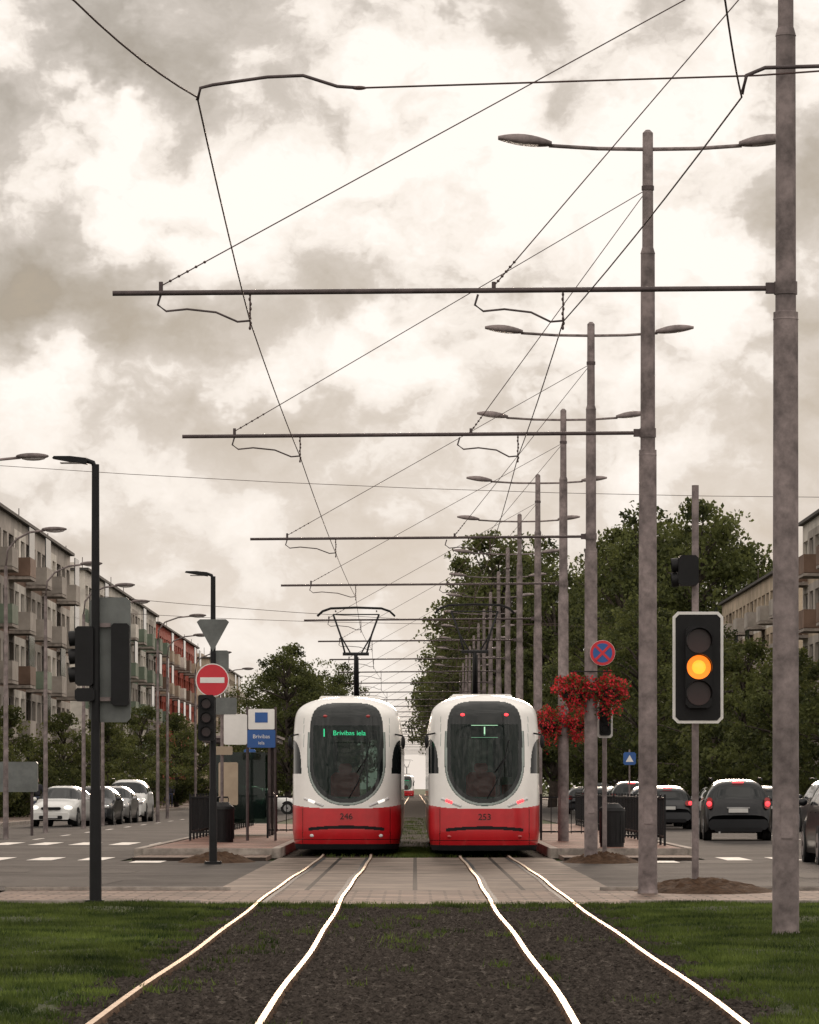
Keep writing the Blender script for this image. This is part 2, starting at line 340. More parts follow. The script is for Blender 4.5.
for ti,cx in enumerate((-1.41,1.445)):
    for g in(-.5,.5):
        b=MB(); ys=np.concatenate([np.arange(4,90,.5),np.arange(90,880,6.)])
        prof=[(-.055,-.05),(-.034,.010),(-.022,.030),(.022,.030),(.034,.010),(.055,-.05)]
        V=[];F=[];K=[]
        for y in ys:
            dx=wob(y,ti*1.7+1) if y<90 else wob(90,ti*1.7+1)
            for p in prof: V.append((cx+g+dx+p[0],y,p[1]))
        for i in range(len(ys)-1):
            for j in range(5):
                F.append((i*6+j,i*6+j+1,(i+1)*6+j+1,(i+1)*6+j)); K.append('railtop' if j==2 else 'rust')
        b.add(V,F,K)
        s_=-1 if g>0 else 1
        gy=[y for y in ys if 51<=y<=85]
        V=[];F=[]
        for y in gy:
            dx=wob(y,ti*1.7+1); V+=[(cx+g+dx+s_*.035,y,.0145),(cx+g+dx+s_*.10,y,.0145)]
        for i in range(len(gy)-1): F.append((i*2,i*2+1,i*2+3,i*2+2))
        b.add(V,F,'rubber'); b.build('tram_rail')
for sx in(-1,1):
    b=MB(); xm=sx*4.2
    b.box((xm,115,.09),(2.6,60,.18),'platform'); b.box((sx*2.82,115,.10),(.16,60.2,.20),'concrete'); b.box((sx*5.6,115,.10),(.16,60.2,.20),'concrete')
    b.box((xm,84.93,.1),(2.62,.14,.2),'concrete'); b.build('tram_platform')
    b=MB()
    for y0,y1 in((-30,57),(83,900)):
        b.box((sx*17.4,(y0+y1)/2,.05),(3.9,y1-y0,.12),'tile'); b.box((sx*15.38,(y0+y1)/2,.055),(.15,y1-y0,.13),'concrete')
    b.build('pavement')
    b=MB(); b.box((sx*4.2,81.5+1.75,.03),(2.6,3.3,.08),'tile'); b.build('platform_ramp')
b=MB()
for sx in(-1,1):
    for y0,y1,x0 in((82.0,85.5,6.1),(104,109,6.1)):
        if sx>0 and y0>100: continue
        x=x0
        while x<15:
            b.quad((sx*x,y0,.009),(sx*(x+.5),y0,.009),(sx*(x+.5),y1,.009),(sx*x,y1,.009),'line'); x+=1.0
    for y in range(-20,600,9):
        if 50<y<112: continue
        b.quad((sx*10.5,y,.006),(sx*10.5+.12,y,.006),(sx*10.5+.12,y+3,.006),(sx*10.5,y+3,.006),'line')
    b.quad((sx*6,57.3,.009),(sx*10.4,57.3,.009),(sx*10.4,57.6,.009),(sx*6,57.6,.009),'line')
for x in (-5.4,-4.2,3.2,4.4):
    b.quad((x,79.2,.0125),(x+.6,79.2,.0125),(x+.6,81.2,.0125),(x,81.2,.0125),'line')
b.build('road_markings')
b=MB(); R_=random.Random(3)
for i in range(30):
    x=R_.uniform(-14,14); y=R_.uniform(59,80) if i<18 else R_.uniform(90,180)
    if abs(x)<4.4 or (i>=18 and abs(x)<7.4): continue
    wx,wy=R_.uniform(.4,1.6),R_.uniform(.8,4)
    b.add([(x,y,.0075),(x+wx,y+R_.uniform(-.2,.2),.0075),(x+wx+R_.uniform(-.2,.2),y+wy,.0075),(x+R_.uniform(-.1,.1),y+wy,.0075)],[(0,1,2,3)],'patch')
b.build('asphalt_repairs')
b=MB()
for cx0,cy0 in((-7.2,64),(7.8,70),(-9,74)): b.cyl((cx0,cy0,.0),(cx0,cy0,.016),.33,'patch',n=24)
b.build('manhole_covers')
def mound(name,cx,cy,rx,ry,h):
    b=MB(); n=26; V=[];F=[]
    for i in range(n):
        for j in range(n):
            u=-1+2*i/(n-1); v=-1+2*j/(n-1); d=math.sqrt(u*u+v*v)
            z=max(0,1-d*d)*h*(.7+.6*random.random())-.012
            V.append((cx+u*rx,cy+v*ry,z+.01))
    for i in range(n-1):
        for j in range(n-1): F.append((i*n+j,(i+1)*n+j,(i+1)*n+j+1,i*n+j+1))
    b.add(V,F,'soil',True); return b.build(name)
mound('soil_bed',-3.8,80.5,.75,1.7,.17); mound('soil_bed',3.55,80,.75,1.6,.18); mound('soil_bed',3.95,57.6,1.0,2.0,.16)
# ------------------------------------------------------------------ catenary poles with lamps
def cat_pole(X,Y,beamL=-3.0,arm=1.95,wl=-1.5,wr=1.4):
    b=MB()
    b.cyl((0,0,-.05),(0,0,5.95),.128,'steel',.118,n=20); b.cyl((0,0,5.95),(0,0,8.6),.10,'steel',.095,n=18); b.cyl((0,0,8.6),(0,0,10.2),.075,'steel',.07,n=16)
    for z in(5.9,8.6): b.cyl((0,0,z-.02),(0,0,z+.06),.123 if z<6 else .1,'steel',.10 if z<6 else .078,n=18)
    b.cyl((0,0,10.2),(0,0,10.24),.07,'steel',.03,n=12)
    b.cyl((0,0,-.05),(0,0,.05),.15,'steel',.135,n=20)
    b.box((0,-.124,1.1),(.11,.02,.32),'steel')
    for s in(-1,1):
        a=arm if s<0 else arm*.95
        b.tube([(0,0,9.98),(s*a*.35,0,9.99),(s*a*.68,0,10.03)],.026,'steel',8)
        V=[];F=[];ns=9;nc=12
        for i in range(ns):
            t=i/(ns-1); wd=.15*math.sin(math.pi*(.12+.80*t))**.7; hh=.095*math.sin(math.pi*(.1+.82*t))**.8
            cx=s*(a*.66+t*.72); cz=10.05+.08*t
            for j in range(nc):
                q=2*math.pi*j/nc; V.append((cx,wd*math.cos(q),cz+hh*max(-.5,math.sin(q))))
        K=[]
        for i in range(ns-1):
            for j in range(nc): F.append((i*nc+j,(i+1)*nc+j,(i+1)*nc+(j+1)%nc,i*nc+(j+1)%nc)); K.append('lampglass' if 7<=j<=10 and i>1 else 'steel')
        F+= [tuple(range(nc)),tuple(range((ns-1)*nc,ns*nc))]; K+=['steel','steel']
        b.add(V,F,K,True)
    bl=beamL-X
    b.cyl((0,0,6.18),(bl,0,6.13),.026,'steeld',n=10); b.cyl((0,0,6.12),(0,0,6.24),.112,'steel',n=18); b.box((-.14,0,6.18),(.1,.08,.1),'steeld')
    top=Vector((0,0,9.45)); b.cyl((0,0,9.43),(0,0,9.49),.084,'steeld',n=14)
    for xs in(-2.42-X,.75-X):
        e_=Vector((xs,0,6.2)); b.cyl(top,e_,.0062,'wire',n=5,caps=False)
        for t in np.linspace(.93,.985,5):
            p=top.lerp(e_,t); b.ell(p,(.015,.015,.014),'insul',8,5)
        b.cyl(e_-Vector((0,0,.06)),e_+Vector((0,0,.04)),.02,'steeld',n=8)
    for xs,wx in((-2.42-X,wl-X),(.6-X,wr-X)):
        b.tube([(xs,0,6.12),(xs-.03,0,6.02),(xs+.05,0,5.96),(xs+.25,0,5.98),((xs+wx)/2+.1,0,5.95),(wx-.12,0,5.86),(wx,0,5.87)],.011,'steeld',6)
        for z in np.linspace(5.8,6.12,8): b.ell((wx+.005*math.sin(z*40),0,z),(.013,.013,.02),'insul',8,5)
        b.cyl((wx,0,5.80),(wx,0,6.14),.008,'wire',n=5)
    b.build('catenary_street_lamp',None,(X,Y,0))
PY=[27,40,56.3,79.5,97.7,118,135,154,171]+[171+18*i for i in range(1,24)]
PX=[3.6,3.53,3.12,3.33,3.45,3.45,3.36,3.4,3.4]+[3.4]*23
WL=[-1.40,-1.57,-1.54,-1.50]+[-1.38,-1.52]*14
WR=[2.10,1.41,1.38,1.42]+[1.40,1.52]*14
for i in range(1,len(PY)): cat_pole(PX[i],PY[i],-2.88 if i==1 else -3.12,wl=WL[i],wr=WR[i])
b=MB()
b.cyl((3.6,27,0),(3.6,27,5.95),.128,'steel',.118,n=18); b.cyl((3.6,27,5.95),(3.6,27,8.6),.1,'steel',n=16); b.cyl((3.6,27,8.6),(3.6,27,10.2),.075,'steel',n=16)
b.tube([(3.6,27,6.08),(2.6,27,6.06),(2.25,27,6.05),(2.13,27,6.0),(2.10,27,5.88)],.013,'steeld',8)
b.tube([(3.6,27,6.1),(2.2,27,6.0),(-.35,27,5.92)],.0065,'wire',6)
b.tube([(-.35,27,5.92),(-.5,27,5.93),(-.72,27,6.0),(-.95,27,5.99),(-1.3,27,5.94),(-1.38,27,5.92),(-1.40,27,5.84)],.011,'steeld',8)
b.ell((-.36,27,5.92),(.05,.014,.014),'insul'); b.build('span_wire_pole')
def wire(name,pts,r,sag=.04):
    b=MB(); out=[]
    for a,c in zip(pts[:-1],pts[1:]):
        for t in np.linspace(0,1,7)[:-1]:
            out.append((a[0]+(c[0]-a[0])*t,a[1]+(c[1]-a[1])*t,a[2]+(c[2]-a[2])*t-sag*4*t*(1-t)))
    out.append(pts[-1]); b.tube(out,r,'wire',5); b.build(name)
wire('tram_contact_wire',[(-3.4,14,5.86),(-1.92,23.7,5.86)]+[(WL[i],PY[i],5.86) for i in range(len(PY))],.0065)
wire('tram_contact_wire',[(.2,10,5.86),(1.75,23.7,5.86)]+[(WR[i],PY[i],5.86) for i in range(len(PY))],.0065)
wire('overhead_cable',[(-21,205,17.2),(21,205,15.6)],.014,.35)
wire('overhead_cable',[(-21,300,13.9),(21,300,13.4)],.017,.5)
wire('overhead_cable',[(-22,262,13.6),(21,280,12)],.017,.5)
# ------------------------------------------------------------------ trams
def tram(name,X,Y,front=True,number='246'):
    root=empty(name,(X,Y,0)); Lt=27.; Wd=1.15; Dp=1.15; nn=3.3
    th=np.linspace(0,np.pi,6001); cx=-np.sign(np.cos(th))*np.abs(np.cos(th))**(2/nn); sy=1-np.abs(np.sin(th))**(2/nn)
    al=np.concatenate([[0],np.cumsum(np.hypot(np.diff(cx)*Wd,np.diff(sy)*Dp))])
    def arc(m): q=np.linspace(0,al[-1],m); return np.interp(q,al,cx),np.interp(q,al,sy)
    ax,ay=arc(250); bx,by=arc(50); S=np.linspace(0,1,130)[1:-1]
    cols=[(x,0,y) for x,y in zip(ax,ay)]+[(1,1,s) for s in S]+[(-x,2,y) for x,y in zip(bx,by)]+[(-1,1,1-s) for s in S]
    def hw(z):
        w_=Wd
        if z<.6: w_-=.07*((.6-z)/.47)**2
        if z>2.2: w_-=.05*((z-2.2)/.8)**1.5
        if z>2.85: w_*=max(.0,1-((z-2.85)/.50)**2.7)**(1/2.7)
        return w_
    def yf(z):
        y=0
        if z<.55: y+=.10*((.55-z)/.42)**2
        if z>1.0: y+=.40*((z-1.0)/2.3)**1.5
        if z>2.9: y+=.5*((z-2.9)/.43)**2.5
        return y
    zs=np.concatenate([np.linspace(.13,2.85,215),2.85+.49*np.sin(np.linspace(0,1,34)[1:]*math.pi/2*.985)])
    V=[];F=[];K=[]; nc=len(cols)
    for z in zs:
        w_=hw(z); y0=yf(z)
        for (x,kd,t) in cols:
            if kd==0: V.append((x*w_,y0+Dp*t,z))
            elif kd==2: V.append((x*w_,Lt-(y0+Dp*t),z))
            else: V.append((x*w_,(y0+Dp)+t*(Lt-2*(y0+Dp)),z))
    def cls(x,y,z,kd):
        a=abs(x)
        if kd==1:
            yy=y
            for q in(9.,18.):
                if abs(yy-q)<.35: return 'rubber'
            if z>3.0: return 'white'
            if z<.97: return 'red'
            if 1.15<z<2.5:
                if (yy%1.7)<.14: return 'mask'
                return 'sglass'
            return 'white'
        def G(W_,up_,dn): return (a/W_)**4+((z-1.95)/up_)**6 if z>1.95 else (a/W_)**2.2+((1.95-z)/dn)**2.2
        if G(.735,1.235,.80)<1:
            if z>2.74: return 'mask'
            if G(.700,2,.755)<1: return 'tglass'
            return 'mask'
        if G(.775,1.265,.845)<1: return 'mask'
        if G(.805,1.28,.885)<1 and z<2.6: return 'ring'
        if G(.82,1.28,.90)<1 and z<2.6: return 'trim'
        if ((z-1.72)/.72)**2.6+(max(0,1.16-a)/.21)**2.2<1: return 'sglass'
        if z<.25: return 'rubber'
        if abs(z-(.60-.07*a*a))<.034 and a<.80: return 'rubber'
        if abs(z-(.34))<.008: return 'mask'
        if abs(a-.92)<.006 and z<1.0: return 'mask'
        if z<1.0+.07*max(0,(a-.5)/.65)**2: return 'red'
        if abs(a-.90)<.005 and z<2.9: return 'ring'
        return 'white'
    nr=len(zs)
    for i in range(nr-1):
        for j in range(nc):
            j2=(j+1)%nc; f=(i*nc+j,i*nc+j2,(i+1)*nc+j2,(i+1)*nc+j); F.append(f)
            p=V[f[0]];q=V[f[2]]; kd=cols[j][1]
            if kd==2 and cols[j2][1]==1: kd=1
            K.append(cls((p[0]+q[0])/2,(p[1]+q[1])/2,(p[2]+q[2])/2,kd))
    F.append(tuple((nr-1)*nc+j for j in range(nc))); K.append('white')
    b=MB(); b.add(V,F,K,True); b.build('body',root)
    b=MB(); b.box((0,13.5,.42),(2.1,24.5,.05),'cabind'); b.box((0,13.5,3.0),(2.0,24,.04),'cabin')
    b.box((-.62,2.6,1.6),(.6,.05,2.4),'cabin'); b.box((.80,2.6,1.6),(.35,.05,2.4),'cabin'); b.box((0,8,2.96),(.3,9,.02),'cablight'); b.box((0,1.6,2.93),(.9,.25,.02),'cablight')
    b.box((0,.95,.95),(1.6,.5,.3),'cabind'); b.box((0,.66,1.14),(1.3,.5,.07),'cabin',rx=.25)
    b.bbox((-.05,1.75,1.42),(.62,.14,.66),'seatred',.08); b.bbox((-.05,1.5,.98),(.5,.5,.14),'seatred',.04); b.bbox((-.05,1.78,1.84),(.28,.10,.20),'seatred',.05)
    for i in range(8):
        for s in(-.75,.75): b.bbox((s,4+i*1.5,1.1),(.45,.1,.8),'seatred',.06)
    for s in(-.4,.4): b.cyl((s,3.2,.45),(s,3.2,2.95),.018,'rim',n=8)
    b.build('interior',root)
    b=MB()
    def face_y(x,z):
        k=abs(x)/hw(z); s=1-(1-k**nn)**(1/nn) if k<1 else 1
        return yf(z)+Dp*s
    for s in(-1,1):
        for t in range(9):
            x=s*(.50+.045*t); z=1.05+.018*t
            b.ell((x,face_y(x,z)+.012,z),(.04,.03,.034),('head' if front else 'tail') if t in(4,5,6) else 'lens',10,6)
        x=s*.72; b.ell((x,face_y(x,.42),.42),(.05,.02,.035),'lens' if front else 'tailoff')
        x=s*1.02; b.tube([(x,face_y(x,2.5),2.55),(x+s*.16,face_y(x,2.5)-.08,2.52)],.018,'black'); b.ell((x+s*.17,face_y(x,2.5)-.08,2.38),(.045,.06,.14),'black')
        x=s*.45; b.ell((x,face_y(x,2.93)-.005,2.93),(.045,.02,.03),'tailoff' if front else 'tail')
    yd=yf(2.58)+.02
    b.box((0,yd+.10,2.59),(1.02,.04,.26),'black')
    b.build('lamps',root)
    b=MB(); p=[(.05,1.2),(.25,1.55),(.42,2.05)]
    b.tube([(x,face_y(x,z)-.03,z) for x,z in p],.012,'black'); b.tube([(x,face_y(x,z)-.035,z) for x,z in((.22,1.75),(.42,2.05),(.5,2.4))],.014,'black'); b.build('wiper',root)
    yt=yf(2.6)-.012
    if front:
        text('route_number','1',.24,(-.47,yt,2.57),'led',root); text('destination','Brivibas iela',.145,(.06,yt,2.57),'led',root)
    else:
        text('route_number','1',.26,(0,yt,2.58),'ledw',root)
        bb=MB()
        for zz in(2.46,2.71): bb.box((0,yt+.01,zz),(.55,.006,.010),'ledw')
        bb.build('display_lines',root)
    text('fleet_number',number,.18,(0,yf(.8)-.012,.82),'mask',root)
    b=MB()
    for y0,y1,h in((3.8,7.6,.10),(10.2,13.2,.2),(15.8,17,.2),(19.5,24,.2)):
        b.bbox((0,(y0+y1)/2,3.33+h/2),(1.3,y1-y0,h),'white',.04)
    b.build('roof_equipment',root)
    b=MB(); y=14.5
    b.box((0,y,3.42),(1.1,1.4,.06),'steeld')
    for sx in(-1,1):
        for sy_ in(-.5,.5): b.cyl((sx*.4,y+sy_,3.34),(sx*.4,y+sy_,3.6),.05,'insul',n=10)
    b.box((0,y,3.62),(.95,1.1,.05),'steeld')
    b.tube([(0,y+.3,3.64),(.0,y-.05,4.2),(.0,y-.3,4.68)],[.06,.055,.045],'black',8); b.tube([(.06,y+.2,3.64),(.05,y-.35,4.6)],.018,'black')
    b.cyl((-.32,y-.3,4.68),(.32,y-.3,4.68),.04,'black',n=8)
    for s in(-1,1):
        b.tube([(s*.26,y-.3,4.68),(s*.38,y-.1,5.15),(s*.56,y+.15,5.66)],.025,'black')
        b.tube([(s*.12,y-.3,4.68),(s*.30,y-.1,5.0),(s*.38,y-.1,5.15)],.018,'black')
    for dy in(-.18,.18):
        b.tube([(-.95,y+.2+dy,5.62),(-.82,y+.2+dy,5.74),(-.62,y+.2+dy,5.81),(0,y+.2+dy,5.83),(.62,y+.2+dy,5.81),(.82,y+.2+dy,5.74),(.95,y+.2+dy,5.62)],.024,'black')
    b.box((-.5,y+.2,5.74),(.03,.4,.03),'black'); b.box((.5,y+.2,5.74),(.03,.4,.03),'black'); b.cyl((-.56,y+.15,5.66),(.56,y+.15,5.66),.016,'black',n=6)
    b.build('pantograph',root)
    b=MB()
    for yy in(2.6,4.4,12.6,14.4,22.6,24.4):
        for s in(-.5,.5): b.cyl((s-.05,yy,.33),(s+.05,yy,.33),.30,'steeld',n=20)
    b.box((0,13.5,.3),(1.4,24,.16),'rubber'); b.build('bogies',root)
    return root
tram('articulated_tram',-1.44,88,True,'246')
tram('articulated_tram',1.43,86.2,False,'253')
tram('articulated_tram',-1.30,640,True,'241')
# ------------------------------------------------------------------ street lamps (left)
def black_post(X,Y,H=5.4):
    b=MB(); b.cyl((0,0,-.02),(0,0,.06),.16,'black',n=18); b.cyl((0,0,0),(0,0,1.4),.075,'black',.07,n=16); b.cyl((0,0,1.4),(0,0,H-.05),.058,'black',.045,n=16)
    b.tube([(0,0,H-.12),(-.03,0,H-.03),(-.12,0,H-.0),(-.2,0,H+.01)],.03,'black',8)
    b.prism([(-.10,H-.05),(-.10,H+.02),(-.3,H+.045),(-.50,H+.045),(-.52,H+.02),(-.3,H-.02)],-.1,.1,'black'); b.box((-.3,0,H-.035),(.25,.14,.012),'lampglass')
    return b
b=black_post(-3.88,51)
b.bbox((-.13,-.02,3.02),(.22,.2,.72),'black',.03); b.bbox((-.12,-.05,2.55),(.24,.22,.16),'black',.03)
for z in(2.8,3.02,3.24): b.cyl((-.22,-.02,z),(-.32,-.02,z-.01),.095,'black',n=12,caps=False)
for z in(2.7,3.35): b.box((-.04,0,z),(.12,.04,.04),'black')
b.bbox((.17,.12,2.98),(.50,.04,1.52),'signgrey',.05); b.bbox((.30,.06,2.92),(.22,.16,1.0),'black',.03); b.box((.08,.06,3.4),(.2,.05,.05),'steel'); b.box((.08,.06,2.5),(.2,.05,.05),'steel')
b.build('lamp_post_with_signals',None,(-3.88,51,0))
b=black_post(-3.75,78)
b.prism([(0,3.95-.0),(.30,4.5),(.24,4.55),(-.24,4.55),(-.30,4.5)],-.09,-.07,'signgrey')
b.bbox((-.12,-.12,2.72),(.30,.18,.85),'black',.03)
for z in(2.46,2.72,2.98): b.cyl((-.12,-.21,z),(-.12,-.33,z),.10,'black',n=14,caps=False); b.cyl((-.12,-.214,z),(-.12,-.216,z),.085,'lampdark',n=14)
b.bbox((.16,.03,3.75),(.26,.05,.45),'signgrey',.03)
b.build('lamp_post_with_signals',None,(-3.75,78,0))
def round_sign(name,X,Y,Z,r,kind):
    b=MB(); b.cyl((0,-.10,Z),(0,-.085,Z),r,'signwhite',n=40)
    if kind=='noentry':
        b.cyl((0,-.104,Z),(0,-.1005,Z),r*.94,'signred',n=40); b.box((0,-.107,Z),(r*1.45,.004,r*.33),'signwhite')
    else:
        b.cyl((0,-.104,Z),(0,-.1005,Z),r*.98,'signred',n=40); b.cyl((0,-.108,Z),(0,-.1045,Z),r*.76,'signblue',n=40)
        b.box((0,-.111,Z),(r*1.6,.004,r*.2),'signred',ry=math.pi/4); b.box((0,-.1155,Z),(r*1.6,.004,r*.2),'signred',ry=-math.pi/4)
    b.box((0,-.04,Z),(.06,.09,.08),'steel')
    return b.build(name,None,(X,Y,0))
round_sign('no_entry_sign',-3.76,78,3.42,.31,'noentry')
round_sign('no_stopping_sign',3.54,79.4,3.97,.24,'stop')
def curved_lamp(X,Y,H,reach):
    b=MB(); b.cyl((0,0,0),(0,0,H-1.0),.08,'steel',.05,n=12)
    b.tube([(0,0,H-1.0),(.05,0,H-.55),(.3,0,H-.25),(reach*.6,0,H-.06),(reach,0,H)],.03,'steel',8)
    b.ell((reach+.25,0,H+.03),(.36,.13,.07),'steel',14,8); b.ell((reach+.27,0,H-.01),(.27,.10,.06),'lampglass',12,6)
    b.build('curved_street_lamp',None,(X,Y,0))
for X,Y,H,r_ in((-10.0,90,8.5,1.55),(-11.4,117,8.6,1.1),(-11.7,133,8.5,1.2),(-11.6,147,8.5,1.2),(-11.9,160,8.5,1.2),(-10.6,173,8.5,1.4),(-11.5,195,8.5,1.3),(-11.5,220,8.5,1.3),(-11.5,250,8.5,1.3),(-11.5,290,8.5,1.3)): curved_lamp(X,Y,H,r_)
# ------------------------------------------------------------------ right traffic light
b=MB(); b.cyl((0,0,0),(0,0,5.6),.048,'steel',n=14); b.cyl((0,0,0),(0,0,.06),.1,'steel',n=14)
Zc=3.08
b.bbox((.03,-.10,Zc),(.70,.02,1.54),'signwhite',.07); b.bbox((.03,-.114,Zc),(.62,.008,1.46),'black',.05); b.bbox((.03,-.20,Zc),(.36,.16,1.12),'black',.05)
for i,z in enumerate((Zc+.36,Zc,Zc-.36)):
    k=('lampdark','amber','lampdark')[i]; b.cyl((.03,-.283,z),(.03,-.295,z),.165,k,n=28)
    if i==1: b.ell((.03,-.29,z),(.10,.025,.10),'ambercore',16,8)
    V=[];F=[];n=24
    for j in range(n+1):
        a=math.radians(-20)+math.radians(220)*j/n
        V+=[(.03+.175*math.cos(a),-.28,z+.175*math.sin(a)),(.03+.175*math.cos(a),-.50+.04*abs(math.cos(a)),z+.175*math.sin(a))]
    for j in range(n): F.append((2*j,2*j+1,2*j+3,2*j+2))
    b.add(V,F,'black',True)
b.bbox((-.10,0,4.42),(.28,.24,.42),'black',.04); b.cyl((-.24,0,4.5),(-.33,0,4.49),.1,'black',n=14,caps=False); b.cyl((-.24,0,4.3),(-.33,0,4.29),.1,'black',n=14,caps=False)
for z in(2.6,3.5): b.box((0,-.06,z),(.06,.1,.05),'black')
b.build('traffic_light',None,(3.87,58,0))
b=MB(); b.cyl((0,0,0),(0,0,3.2),.045,'steel',n=12); b.bbox((.0,-.1,2.75),(.30,.02,.75),'signwhite',.04); b.bbox((.0,-.17,2.75),(.22,.14,.66),'black',.03)
for z in(2.55,2.75,2.95): b.cyl((0,-.24,z),(0,-.32,z),.08,'black',n=14,caps=False)
b.build('traffic_light',None,(3.62,80.2,0))
def leafquads(c,s,n):
    a=rng.normal(0,1,(n,3)); a/=np.linalg.norm(a,axis=1)[:,None]; t=rng.normal(0,1,(n,3)); bb=np.cross(a,t); bb/=np.linalg.norm(bb,axis=1)[:,None]
    sz=(s*rng.uniform(.6,1.4,n))[:,None]
    return np.stack([c-a*sz,c-bb*sz*.6,c+a*sz,c+bb*sz*.6],1)
def flowers(name,X,Y,Z,r):
    b=MB(); b.ell((0,0,Z-.12),(r*.75,r*.75,r*.55),'black',14,8)
    root=b.build(name,None,(X,Y,0)); n=2600
    d=rng.normal(0,1,(n,3)); d/=np.linalg.norm(d,axis=1)[:,None]; lump=1+.18*np.sin(d[:,0]*7+X*9)+.12*np.sin(d[:,2]*8+X*5)
    rad=r*rng.uniform(.6,1.08,n)*lump
    c=d*rad[:,None]*np.array([1.15,1.1,1.0]); c[:,2]+=Z; drop=rng.uniform(0,1,n)<.25; c[drop,2]-=rng.uniform(.05,.38,drop.sum()); c[drop,0]*=.7
    me=leafquads(c,.030,n); me_=quadmesh('blossoms',me.reshape(-1,3),n,4,['flower','leaf2','leaf'],rng.choice([0,0,0,1,2],n))
    place('blossoms',me_,root)
flowers('hanging_flower_basket',3.33-.33,79.4,3.30,.29); flowers('hanging_flower_basket',3.33+.33,79.4,3.30,.29)
flowers('hanging_flower_basket',3.45-.33,97.6,3.0,.33); flowers('hanging_flower_basket',3.45+.33,97.6,3.0,.27)
b=MB(); b.cyl((-.4,0,3.62),(.4,0,3.62),.012,'black',n=6); b.build('basket_bracket',None,(3.33,79.35,0))
# ------------------------------------------------------------------ platform furniture
def railing(X,Y,L_,axis='y'):
    b=MB(); n=int(L_/.22)
    for i in range(n+1):
        t=i*L_/n; p=(0,t) if axis=='y' else (t,0); big=i%7==0
        b.box((p[0],p[1],.55 if big else .58),(.05 if big else .02,.05 if big else .02,1.1 if big else .85),'black')
    for z in(.2,1.02):
        b.box((0,L_/2,z),(.04,L_,.04),'black') if axis=='y' else b.box((L_/2,0,z),(L_,.04,.04),'black')
    b.build('railing',None,(X,Y,.18))
railing(-5.35,100,40); railing(5.35,90,50); railing(4.35,92,1.0,'x'); railing(-5.3,99,.9,'x'); railing(-3.65,104,.7,'x'); railing(3.0,100,1.2,'x')
def bin_(X,Y,k='black'):
    b=MB(); b.cyl((0,0,0),(0,0,.75),.25,k,.27,n=20); b.cyl((0,0,.75),(0,0,.82),.29,k,.27,n=20); b.cyl((0,0,.82),(0,0,.92),.24,k,.14,n=20)
    for i in range(16):
        a=i*math.pi/8; b.box((.262*math.cos(a),.262*math.sin(a),.38),(.012,.05,.6),'black',rz=a)
    b.build('litter_bin',None,(X,Y,.18))
bin_(4.15,88.5); bin_(-4.4,96)
root=empty('tram_stop_shelter',(-4.5,108,.18)); b=MB()
for x in(-.75,.75):
    for y in(0,2.2,4.4): b.box((x,y,1.2),(.07,.07,2.4),'steeld')
b.build('frame',root); b=MB(); b.box((0,2.2,2.46),(1.9,5.0,.10),'steeld'); b.box((0,2.2,2.55),(2.0,5.1,.06),'steel'); b.build('roof',root)
b=MB(); b.box((-.75,2.2,1.25),(.012,4.2,1.9),'tglass'); b.box((0,4.38,1.25),(1.4,.012,1.9),'tglass'); b.box((.0,.02,1.3),(1.3,.03,1.7),'tglass'); b.bbox((-.3,-.03,1.35),(.5,.03,1.1),'wcream',.03); b.build('panels',root)
b=MB(); b.box((-.45,2.2,.47),(.4,3.2,.05),'bark'); b.box((-.45,1,.22),(.3,.06,.44),'steeld'); b.box((-.45,3.4,.22),(.3,.06,.44),'steeld'); b.build('bench',root)
root=empty('tram_stop_sign',(-3.62,99,.18)); b=MB(); b.cyl((-.33,0,0),(-.33,0,3.15),.035,'steeld',n=10); b.cyl((.33,0,0),(.33,0,3.15),.03,'steeld',n=10)
b.bbox((0,-.05,2.4),(.66,.04,.42),'signblue',.02); b.bbox((0,-.05,2.86),(.62,.04,.48),'signwhite',.02); b.box((0,-.074,2.9),(.3,.004,.24),'signblue'); b.build('panel',root)
text('stop_name','Brivibas',.13,(0,-.073,2.45),'signwhite',root); text('stop_name_2','iela',.11,(0,-.073,2.3),'signwhite',root)
b=MB(); b.cyl((0,0,0),(0,0,3.4),.04,'steel',n=10); b.bbox((.32,-.05,2.8),(.55,.04,.72),'signwhite',.03); b.bbox((.1,-.05,3.35),(.5,.04,.40),'signgrey',.03); b.bbox((0,-.05,2.3),(.5,.04,.2),'wcream',.02); b.build('information_sign',None,(-4.55,99,0))
b=MB(); b.bbox((0,0,1.75),(1.15,.25,.9),'signgrey',.04); b.box((-.4,0,.65),(.08,.08,1.3),'steeld'); b.box((.4,0,.65),(.08,.08,1.3),'steeld'); b.build('advertising_board',None,(-11.8,125,0))
def sq_sign(X,Y,Z,k='signblue',w_=.42):
    b=MB(); b.cyl((0,0,0),(0,0,Z+.3),.03,'steel',n=8); b.bbox((0,-.05,Z),(w_,.03,w_),k,.05)
    b.prism([(-.13,Z-.11),(.13,Z-.11),(0,Z+.12)],-.07,-.066,'signwhite'); b.build('crossing_sign',None,(X,Y,0))
sq_sign(7.15,140,2.4); sq_sign(-5.9,150,2.6)
b=MB()
for i in range(7): b.cyl((0,i*2.2,0),(0,i*2.2,.85),.05,'black',.045,n=12); b.ell((0,i*2.2,.87),(.06,.06,.05),'black',10,6)
b.build('bollards',None,(-15.7,86,0))
